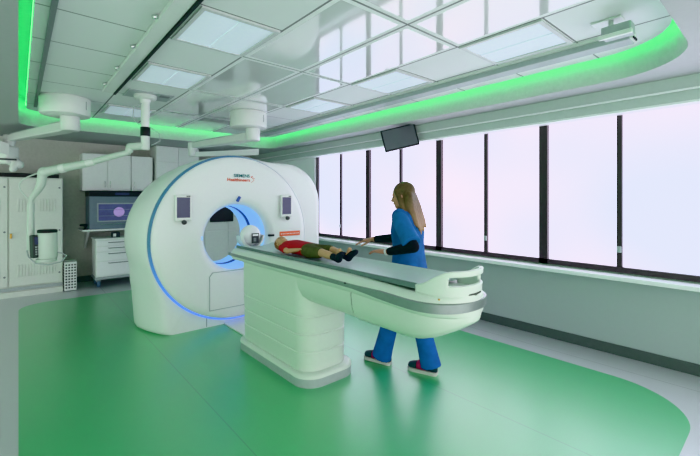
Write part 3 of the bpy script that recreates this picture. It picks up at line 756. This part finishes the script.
armK = (((KX-.125, 3.22, 1.065), (KX-.163, 3.05, 1.048), (KX-.128, 2.905, 1.075)), ((KX+.125, 3.22, 1.065), (KX+.165, 3.05, 1.05), (KX+.13, 2.90, 1.08)))
for i, (a, b, c) in enumerate(armK):
    kb.capsule(a, b, .034, .029); kb.capsule(b, c, .028, .019)
    hand(kb, V(c), (V((.06 if i == 0 else -.06, -.12, .035))), (0, 0, -1) if False else ((.3 if i == 0 else -.3), 0, -1), V((1 if i == 0 else -1, -.1, 0)), .105, .30, .62)
legK = (((KX-.06, 2.80, 1.062), (KX-.068, 2.565, 1.075), (KX-.060, 2.335, 1.045)), ((KX+.06, 2.80, 1.062), (KX+.075, 2.57, 1.085), (KX+.065, 2.335, 1.045)))
for a, b, c in legK:
    kb.capsule(a, b, .060, .042); kb.capsule(b, V(b)+(V(c)-V(b))*.35, .041, .041); kb.capsule(V(b)+(V(c)-V(b))*.35, c, .041, .027)
    kb.capsule(c, V(c)+V((0, -.03, .08)), .028, .022)
kb.build('body', M['cskin'], K, xf=KM, smooth=180, mods=REM(.0036, 3))
for sg in (-1, 1):
    e = MB(); e.ellipsoid(P2(.073, sg*.030, .003), .011*k2, .006*k2, .004*k2, (s2, f2, u2), 12, 8); e.build('eye', M['eye'], K, xf=KM)
m_ = MB(); m_.capsule(P2(.0865, .015, -.055), P2(.0865, -.015, -.055), .0045*k2, .0045*k2, 8, 3); m_.build('lips', M['lip'], K, xf=KM)
hh = MB(); hh.ellipsoid(P2(-.026, 0, .040), .083*k2, .094*k2, .088*k2, (s2, f2, u2), 24, 16)
for sg in (-1, 1): hh.capsule(P2(.0, sg*.070, .04), P2(-.035, sg*.068, -.035), .024*k2, .022*k2)
hh.capsule(P2(-.06, .04, -.04), P2(-.06, -.04, -.04), .034*k2, .034*k2)
hh.build('hair', M['chair'], K, xf=KM, smooth=180, mods=REM(.006, 3))
sh = MB(); sh.loft([ring_e((KX, y, z), V((1, 0, 0)), V((0, 0, 1)), a, b, 24, 2.4) for y, z, a, b in ((3.305, 1.072, .055, .048), (3.27, 1.072, .112, .064), (3.16, 1.076, .128, .077), (3.0, 1.073, .118, .075), (2.86, 1.07, .122, .074))])
for a, b, c in armK: sh.capsule(a, V(a)+(V(b)-V(a))*.55, .043, .043)
sh.build('shirt', M['red'], K, xf=KM, smooth=180, mods=REM(.007, 3))
so = MB(); so.loft([ring_e((KX, y, z), V((1, 0, 0)), V((0, 0, 1)), a, b, 24, 2.4) for y, z, a, b in ((2.90, 1.070, .117, .071), (2.82, 1.067, .125, .076), (2.74, 1.064, .122, .072))])
for a, b, c in legK: so.capsule(a, V(a)+(V(b)-V(a))*.78, .069, .060)
so.build('shorts', M['olive'], K, xf=KM, smooth=180, mods=REM(.007, 3))
for a, b, c in legK:
    s_ = MB(); c = V(c); d_ = (c-V(b)).normalized()
    s_.capsule(c-d_*.075, c, .034, .036); s_.build('sock', M['navy'], K, xf=KM, smooth=180)
    q = MB(); up2 = V((-.30 if c.x < KX else .10, -.80, .52)).normalized()
    q.capsule(c+V((0, -.012, -.004)), c+up2*.055, .039, .034); q.capsule(c+up2*.05, c+up2*.115+V((0, -.01, 0)), .035, .026)
    q.build('shoe', M['navy'], K, xf=KM, smooth=180, mods=REM(.006, 3))

# ------------------------------------------------------------------ generator cabinet (two doors, louvres)
gy = 7.76
E_ = thing('equipment_cabinet', 'tall grey-white metal cabinet with louvred doors', 'cabinet', (-.1, gy+.3, 0))
MB().box(-.80, .545, gy+.02, gy+.55, .08, 1.835, .006).build('carcass', M['genwhite'], E_, smooth=0)
pl = MB(); pl.box(-.80, .545, gy+.005, gy+.55, .0, .085); pl.build('plinth', M['genwhite'], E_, smooth=0)
for x0, x1 in ((-.785, -.125), (-.105, .535)):
    dr = MB().box(x0, x1, gy-.005, gy+.022, .17, 1.82, .005).build('door', M['genwhite'], E_, smooth=0)
    for (za, zb_) in ((1.30, 1.50), (.31, .50)):
        lv = MB(); lv.box(x0+.08, x1-.08, gy-.0065, gy-.003, za-.015, zb_+.015)
        n = 13
        for q in range(n):
            if q == 6: continue
            xc = x0+.10+(x1-x0-.20)*q/(n-1)
            lv.box(xc-.012, xc+.012, gy-.016, gy-.006, za, zb_, .003)
        lv.build('louvre_panel', M['genwhite'], dr, smooth=0)
    for zz in (1.68, 1.0, .32):
        MB().cyl((x1-.035, gy-.005, zz), (x1-.035, gy-.014, zz), .014, n=14).build('door_lock', M['midgrey'], dr)
MB().box(-.10, -.075, gy-.03, gy-.004, .90, .975, .004).build('latch', M['brass'], E_, smooth=0)
pg = MB(); pg.box(-.79, .54, gy-.004, gy+.006, .10, .15); pg.build('vent_strip', M['lgrey'], E_, smooth=0)
MB().box(-.80, .50, gy+.08, gy+.5, 1.837, 1.90, .004).build('cable_tray', M['black'], None, smooth=0)
tag(bpy.data.objects['cable_tray'], 'black cable tray lying on top of the louvred metal cabinet', 'cable tray')

# perforated white box
B = thing('perforated_box', 'white upright box with rows of round holes standing on floor', 'box', (.645, gy+.1, 0))
MB().box(.56, .725, gy-.06, gy+.20, .01, .475, .008).build('housing', M['white'], B, smooth=0)
ho = MB(); ho.box(.563, .722, gy-.0615, gy-.059, .02, .465); ho.cur = 1
for i in range(4):
    for j in range(9): ho.cyl((.585+i*.0385, gy-.0605, .06+j*.046), (.585+i*.0385, gy-.063, .06+j*.046), .0135, n=12)
ho.build('front_grille', [M['white'], M['dark']], B, smooth=0)
ho = MB(); ho.box(.5585, .5615, gy-.055, gy+.195, .02, .465); ho.cur = 1
for i in range(4):
    for j in range(9): ho.cyl((.560, gy-.03+i*.06, .06+j*.046), (.557, gy-.03+i*.06, .06+j*.046), .0135, n=12)
ho.build('side_grille', [M['white'], M['dark']], B, smooth=0)

# upper wall cabinets
uy = 8.06
def door_leaf(x0, x1, z0, z1, yf, m, parent, hx):
    d_ = MB().box(x0, x1, yf-.02, yf, z0, z1, .003).build('door', m, parent, smooth=0)
    MB().tube([(hx, yf-.02, z0+.06), (hx, yf-.045, z0+.065), (hx, yf-.045, z0+.165), (hx, yf-.02, z0+.17)], .005, 8).build('handle', M['chrome'], d_)
Uc = thing('wall_cabinet', 'white wall cabinet with two doors over the glowing warmer', 'cabinet', (1.2, uy+.19, 1.64))
MB().box(.835, 1.58, uy, BY-.002, 1.645, 2.30, .003).build('carcass', M['cabwhite'], Uc, smooth=0)
door_leaf(.84, 1.205, 1.65, 2.295, uy, M['cabwhite'], Uc, 1.165); door_leaf(1.212, 1.575, 1.65, 2.295, uy, M['cabwhite'], Uc, 1.25)
Uc2 = thing('wall_cabinet', 'narrow white wall cabinet with single door half hidden by the scanner', 'cabinet', (1.78, uy+.19, 1.64))
MB().box(1.585, 1.95, uy, BY-.002, 1.645, 2.30, .003).build('carcass', M['cabwhite'], Uc2, smooth=0)
door_leaf(1.59, 1.945, 1.65, 2.295, uy, M['cabwhite'], Uc2, 1.63)
# cabinets behind the gantry
TC = thing('wall_cabinet', 'high white wall cabinet up to the ceiling behind the scanner top', 'cabinet', (2.38, 8.2, 1.6))
MB().box(1.99, 2.79, 7.97, BY-.002, 1.60, SOF-.003, .003).build('carcass', M['cabwhite'], TC, smooth=0)
for x0, x1 in ((1.995, 2.388), (2.395, 2.785)):
    MB().box(x0, x1, 7.95, 7.97, 2.215, 2.515, .003).build('door', M['cabwhite'], TC, smooth=0)
    d2 = MB().box(x0, x1, 7.95, 7.97, 1.61, 2.205, .003).build('door', M['cabwhite'], TC, smooth=0)
    MB().tube([(x0+.05, 7.95, 1.70), (x0+.05, 7.925, 1.705), (x0+.05, 7.925, 1.845), (x0+.05, 7.95, 1.85)], .006, 8).build('handle', M['dark'], d2)
TB = thing('tall_cabinet', 'tall white cabinet seen through the scanner bore', 'cabinet', (3.4, 8.2, 0))
MB().box(2.905, 3.90, 7.97, BY-.002, .002, 2.2, .003).build('carcass', M['cabwhite'], TB, smooth=0)
for x0, x1 in ((2.915, 3.40), (3.41, 3.895)):
    MB().box(x0, x1, 7.95, 7.97, .10, .825, .003).build('door', M['cabwhite'], TB, smooth=0)
    MB().box(x0, x1, 7.95, 7.97, .85, 2.19, .003).build('door', M['cabwhite'], TB, smooth=0)
Q = thing('desk_monitor', 'black screen on white cabinet seen through the scanner bore', 'monitor', (3.24, 7.92, 1.22))
MB().box(3.00, 3.50, 7.89, 7.925, 1.02, 1.42, .01).build('housing', M['black'], Q, smooth=0)
MB().box(3.02, 3.48, 7.887, 7.89, 1.04, 1.40).build('screen', M['black'], Q, smooth=0)
MB().box(3.15, 3.35, 7.925, 7.949, 1.12, 1.32).build('wall_mount', M['dark'], Q, smooth=0)

# wall shelf with warmer, hand device and cart below
S_ = thing('wall_shelf', 'white wall shelf on bracket carrying the warmer', 'shelf', (1.4, 8.2, .95))
MB().box(.815, 2.05, 7.86, BY-.002, .945, .975, .004).build('shelf_board', M['cabwhite'], S_, smooth=0)
for xb in (.90, 1.98):
    MB().loft([[(xb, BY-.003, .945), (xb, 7.95, .945), (xb, BY-.06, .62), (xb, BY-.003, .60)], [(xb+.03, BY-.003, .945), (xb+.03, 7.95, .945), (xb+.03, BY-.06, .62), (xb+.03, BY-.003, .60)]]).build('bracket', M['cabwhite'], S_, smooth=0)
Wm = thing('display_cabinet', 'blue-grey countertop warming cabinet with glowing purple window', 'warming cabinet', (1.4, 8.15, .976))
MB().box(.92, 1.95, 7.90, 8.40, .976, 1.55, .008).build('housing', M['bluegrey'], Wm, smooth=0)
MB().box(.915, 1.955, 7.885, 8.40, 1.545, 1.635, .006).build('control_panel', M['black'], Wm, smooth=0)
MB().box(1.30, 1.52, 7.882, 7.886, 1.57, 1.61).build('small_display', M['screen'], Wm, smooth=0)
wf = MB().box(1.03, 1.80, 7.890, 7.902, 1.10, 1.43, .004).build('door_frame', M['lgrey'], Wm, smooth=0)
wn = MB().box(1.05, 1.78, 7.886, 7.892, 1.12, 1.41).build('window', M['purple'], wf, smooth=0)
cb = MB()
for xq in (1.22, 1.42, 1.60): cb.lathe_z([(.005, 1.33), (.05, 1.32), (.075, 1.25), (.06, 1.18), (.03, 1.14), (.005, 1.135)], xq, 7.895, 16)
pb = mat('pale_purple', (.3, .2, .4), .4, emit=(.55, .42, .85), es=.40)
sl = MB()
for zq in (1.20, 1.31): sl.box(1.05, 1.78, 7.884, 7.888, zq, zq+.008)
sl.build('rack_bar', M['bluegrey'], wf, smooth=0)
gl = MB().cyl((1.36, 7.8885, 1.27), (1.36, 7.884, 1.27), .085, n=24); gl.build('glowing_disc', pb, wf)
MB().tube([(1.08, 7.895, 1.06), (1.08, 7.87, 1.06), (1.75, 7.87, 1.06), (1.75, 7.895, 1.06)], .007, 8).build('handle', M['chrome'], Wm)
Hd = thing('handset', 'small black hand device on the end of the wall shelf', 'device', (.87, 7.93, .976))
MB().box(.83, .905, 7.88, 7.99, .976, .992, .004).build('stand', M['black'], Hd, smooth=0)
MB().capsule((.86, 7.94, .99), (.875, 7.93, 1.055), .018, .022).build('grip', M['black'], Hd)
MB().capsule((.80, 7.92, 1.055), (.875, 7.935, 1.05), .018, .026).build('scanner_nose', M['black'], Hd)

Ct = thing('drawer_cart', 'white four-drawer cart on castors under the wall shelf', 'cart', (1.35, 7.85, 0))
MB().box(.985, 1.75, 7.70, 8.15, .17, .80, .008).build('body', M['cabwhite'], Ct, smooth=0)
MB().box(.97, 1.765, 7.685, 8.165, .80, .825, .008).build('cart_top', M['cabwhite'], Ct, smooth=0)
MB().box(.975, 1.76, 7.69, 8.16, .125, .17, .01).build('bumper', M['lgrey'], Ct, smooth=0)
for z0_, z1_ in ((.70, .785), (.605, .69), (.445, .595), (.195, .435)):
    d_ = MB().box(1.0, 1.735, 7.682, 7.70, z0_, z1_, .005).build('drawer', M['sill'], Ct, smooth=0)
    zc = z1_-.03
    MB().tube([(1.17, 7.684, zc), (1.18, 7.655, zc), (1.56, 7.655, zc), (1.57, 7.684, zc)], .007, 8).build('handle', M['midgrey'], d_)
for cx, cy in ((1.03, 7.74), (1.70, 7.74), (1.03, 8.10), (1.70, 8.10)):
    c_ = MB().cyl((cx-.022, cy, .058), (cx+.022, cy, .058), .056, n=20, bev=.01).build('castor', M['castor'], Ct)
    MB().box(cx-.034, cx+.034, cy-.03, cy+.03, .09, .13, .006).build('castor_fork', M['midgrey'], c_, smooth=0)
tb = thing('small_box', 'small dark box on top of the drawer cart', 'box', (1.30, 7.9, .826))
MB().box(1.24, 1.36, 7.80, 7.92, .826, .915, .004).build('box_body', M['dark'], tb, smooth=0)
MB().box(1.255, 1.30, 7.797, 7.80, .84, .895).build('label_patch', M['white'], tb, smooth=0)

# ------------------------------------------------------------------ ceiling pendants
def drum(label, x, y, a0, a1, hub, group, extra=None):
    t = thing('ceiling_pendant', label, 'ceiling pendant', (x, y, CEIL))
    r = .255
    MB().lathe_z([(r-.01, CEIL), (r, CEIL-.01), (r, CEIL-.20), (r-.008, CEIL-.215), (r-.05, CEIL-.225), (r-.11, CEIL-.23)], x, y, 56).build('drum_cover', M['white'], t, smooth=40)
    j_ = MB(); ang = math.atan2(-y, -x)+.9
    j_.box(-.003, .003, -.003, .004, -.15, -.05); j_.build('cover_joint', M['midgrey'], t, smooth=0, xf=Matrix.Translation((x+r*math.cos(ang), y+r*math.sin(ang), CEIL)))
    hx, hy = hub
    MB().lathe_z([(.085, CEIL-.225), (.10, CEIL-.235), (.10, CEIL-.385), (.09, CEIL-.40), (.04, CEIL-.405)], hx, hy, 36).build('hub', M['white'], t, smooth=40)
    a0, a1 = V(a0), V(a1); d_ = (a1-a0).normalized(); sd = d_.cross(V((0, 0, 1))).normalized(); up_ = sd.cross(d_)
    rs = []
    for q, (w_, h_) in ((0, (.075, .055)), (.1, (.082, .06)), (.9, (.06, .045)), (1, (.05, .038))):
        c = a0+(a1-a0)*q; rs.append([c+sd*w_*sx+up_*h_*sz for sx, sz in ((-1, -.7), (-.8, -1), (.8, -1), (1, -.7), (1, .7), (.8, 1), (-.8, 1), (-1, .7))])
    MB().loft(rs).build('arm', M['white'], t, smooth=30)
    MB().loft([[p+up_*.001+sd*0 for p in (c+sd*.05+up_*h_, c-sd*.05+up_*h_, c-sd*.05+up_*(h_+.008), c+sd*.05+up_*(h_+.008))] for c, h_ in ((a0+(a1-a0)*.12, .06), (a0+(a1-a0)*.9, .046))]).build('arm_cover', M['lgrey'], t, smooth=0)
    MB().lathe_z([(.03, a1.z+.06), (.07, a1.z+.05), (.075, a1.z-.05), (.06, a1.z-.10), (.06, a1.z-.16), (.03, a1.z-.17)], a1.x, a1.y, 28).build('end_joint', M['white'], t, smooth=40)
    return t
p1 = drum('white drum-shaped ceiling pendant in the corner by the louvred cabinet', .43, 5.75, (.47, 5.70, 2.375), (-.10, 7.40, 2.37), (.47, 5.70), None)
p2 = drum('white drum-shaped ceiling pendant above the scanner', 2.47, 5.06, (2.50, 5.0, 2.38), (2.13, 6.36, 2.355), (2.50, 4.99), None)
# spring arm head of the corner pendant
sa = MB(); sa.box(-.09, .09, -.11, .11, -.13, .13, .03, 3); sa.build('spring_arm_knuckle', M['white'], p1, smooth=40, xf=Matrix.Translation((-.12, 7.40, 2.13)) @ Matrix.Rotation(.6, 4, 'Z'))
sa = MB(); sa.loft([[V(c)+V(o) for o in ((0, -r, -r*.8), (0, r, -r*.8), (0, r, r*.8), (0, -r, r*.8))] for c, r in (((-.10, 7.36, 2.20), .10), ((-.60, 7.20, 2.36), .10), ((-1.1, 7.05, 2.40), .09))]); sa.build('spring_arm', M['white'], p1, smooth=30)
sa = MB(); sa.capsule((-.10, 7.38, 2.08), (.00, 7.34, 2.00), .085, .065); sa.capsule((-.02, 7.34, 2.02), (-.06, 7.32, 1.93), .065, .045); sa.build('spring_arm_tip', M['white'], p1, smooth=40)
MB().box(-.20, -.02, -.115, -.10, -.012, .012).build('dark_seam', M['dark'], p1, smooth=0, xf=Matrix.Translation((.0, 7.36, 2.06)))
# second arm glimpsed over the scanner
sa = MB(); sa.loft([[V(c)+V(o) for o in ((0, -.04, -h_), (0, .04, -h_), (0, .04, h_), (0, -.04, h_))] for c, h_ in (((2.13, 6.36, 2.22), .035), ((2.50, 6.02, 2.235), .04), ((2.93, 5.68, 2.26), .05))]); sa.build('lower_arm', M['white'], p2, smooth=30)

# contrast injector on its pole and spring arm
I = thing('injector_arm', 'slim pale ceiling pole with jointed arm holding the injector', 'ceiling arm', (1.125, 4.975, CEIL))
MB().box(.92, 1.40, 4.80, 5.14, CEIL-.010, CEIL, .003).build('ceiling_plate', M['lgrey'], I, smooth=0)
MB().box(1.26, 1.36, 4.84, 4.92, CEIL-.016, CEIL-.009).build('plate_slot', M['midgrey'], I, smooth=0)
MB().lathe_z([(.12, CEIL-.008), (.12, CEIL-.04), (.105, CEIL-.055), (.06, CEIL-.06), (.05, CEIL-.10)], 1.125, 4.975, 32).build('flange', M['white'], I, smooth=40)
pm = MB().lathe_z([(.047, CEIL-.06), (.047, 2.09), (.035, 2.075)], 1.125, 4.975, 24).build('pole', M['white'], I, smooth=40)
MB().lathe_z([(.049, 2.235), (.053, 2.24), (.053, 2.335), (.049, 2.34)], 1.125, 4.975, 24).build('black_collar', M['black'], pm, smooth=40)
MB().tube([(1.10, 4.95, CEIL-.10), (1.01, 5.0, 2.56), (1.00, 5.0, 2.45), (1.06, 4.97, 2.36)], .006, 8).build('cable', M['lgrey'], I)
MB().tube([(1.17, 4.94, 2.34), (1.25, 4.88, 2.27), (1.26, 4.88, 2.18), (1.18, 4.93, 2.13)], .006, 8).build('cable', M['lgrey'], I)
MB().capsule((1.125, 4.975, 2.125), (.985, 5.06, 2.11), .045, .042).build('upper_joint', M['armwhite'], I)
MB().tube([(.99, 5.06, 2.13), (.975, 5.08, 2.05)], .042, 16).build('elbow_joint', M['armwhite'], I)
am = MB(); am.tube([(.985, 5.075, 2.05), (.80, 5.175, 1.985), (.62, 5.277, 1.915)], [.032, .034, .034], 14); am.tube([(.62, 5.277, 1.915), (.42, 5.385, 1.86), (.21, 5.50, 1.80)], [.040, .046, .050], 14); am.build('spring_arm', M['armwhite'], I)
cl = MB(); cl.cyl((.655, 5.258, 1.927), (.585, 5.297, 1.905), .043, n=16, bev=.006); cl.build('arm_collar', M['white'], I); 
MB().cyl((.40, 5.396, 1.854), (.35, 5.423, 1.840), .052, n=16, bev=.006).build('arm_collar', M['white'], I)
MB().ellipsoid((.215, 5.498, 1.80), .056, .056, .06).build('elbow_joint', M['armwhite'], I)
MB().tube([(.205, 5.505, 1.79), (.19, 5.51, 1.66), (.165, 5.538, 1.60), (.106, 5.589, 1.50), (.104, 5.59, 1.42)], [.046, .042, .036, .024, .022], 14).build('drop_tube', M['armwhite'], I)
MB().tube([(.104, 5.59, 1.45), (.103, 5.59, 1.1), (.103, 5.59, .92)], [.030, .036, .034], 14).build('drop_rod', M['armwhite'], I)
pts = []
for k in range(13):
    u = k/12; pts.append((.19-.19*math.sin(PI*u)*.75-.08*u, 5.52+.07*u+.03*math.sin(PI*u), 1.80-.33*u+.03*math.sin(PI*u)))
MB().tube(pts, .008, 8).build('cable', M['armwhite'], I)
J = thing('contrast_injector', 'green-tinted contrast injector head with dark control panel on the hanging arm', 'injector', (.22, 5.50, .80))
MB().lathe_z([(.05, .83), (.088, .835), (.094, .86), (.092, 1.10), (.086, 1.125), (.05, 1.13)], .245, 5.47, 36).build('syringe_housing', M['armwhite'], J, smooth=40)
MB().lathe_z([(.04, 1.128), (.091, 1.125), (.093, 1.15), (.085, 1.158), (.03, 1.16)], .245, 5.47, 36).build('dark_lid', M['black'], J, smooth=40)
xf = Matrix.Translation((.155, 5.455, .98)) @ Matrix.Rotation(math.radians(24), 4, 'Z') @ Matrix.Rotation(math.radians(-4), 4, 'X')
MB().box(-.052, .052, -.03, .05, -.125, .125, .012).build('control_panel', M['dark'], J, smooth=0, xf=xf)
MB().box(-.035, .030, -.033, -.029, .02, .10).build('panel_screen', M['screen'], J, smooth=0, xf=xf)
kb_ = MB()
for i in range(3):
    for j in range(4): kb_.box(-.032+i*.022, -.018+i*.022, -.033, -.029, -.095+j*.026, -.078+j*.026)
kb_.build('key_grid', M['lgrey'], J, smooth=0, xf=xf)
MB().lathe_z([(.02, .80), (.095, .803), (.10, .815), (.095, .832), (.04, .835)], .235, 5.475, 32).build('drip_tray', M['armwhite'], J, smooth=40)
MB().tube([(.131, 5.564, .90), (.16, 5.537, .90), (.19, 5.51, .90)], .028, 12).build('mount_arm', M['armwhite'], J)
pts = [(.07, 5.54, .93), (.085, 5.49, .86), (.14, 5.40, .80), (.25, 5.34, .78), (.36, 5.35, .80), (.41, 5.40, .855), (.37, 5.43, .89), (.32, 5.44, .90)]
MB().tube(pts, .007, 8).build('cable_loop', M['lgrey'], J)

# ------------------------------------------------------------------ light
w = bpy.data.worlds.new('world'); scn.world = w; w.use_nodes = True
nt = w.node_tree; bg = nt.nodes['Background']; 
wtc = nt.nodes.new('ShaderNodeTexCoord'); wsp = nt.nodes.new('ShaderNodeSeparateXYZ'); nt.links.new(wtc.outputs['Generated'], wsp.inputs[0])
wmr = nt.nodes.new('ShaderNodeMapRange'); wmr.interpolation_type = 'SMOOTHSTEP'; nt.links.new(wsp.outputs[1], wmr.inputs[0])
wmr.inputs[1].default_value = -.85; wmr.inputs[2].default_value = -.15
wmx = nt.nodes.new('ShaderNodeMix'); wmx.data_type = 'RGBA'; nt.links.new(wmr.outputs[0], wmx.inputs[0])
wmx.inputs[6].default_value = (1.0, 1.0, 1.0, 1); wmx.inputs[7].default_value = (.27, .52, .35, 1); nt.links.new(wmx.outputs[2], bg.inputs['Color']); bg.inputs['Strength'].default_value = WORLD  # invented fill sky: white from behind the camera, green elsewhere to tint surfaces
scn.view_settings.view_transform = 'Khronos PBR Neutral'; scn.view_settings.look = 'None'
scn.view_settings.exposure = EXPO; scn.view_settings.gamma = 1.0
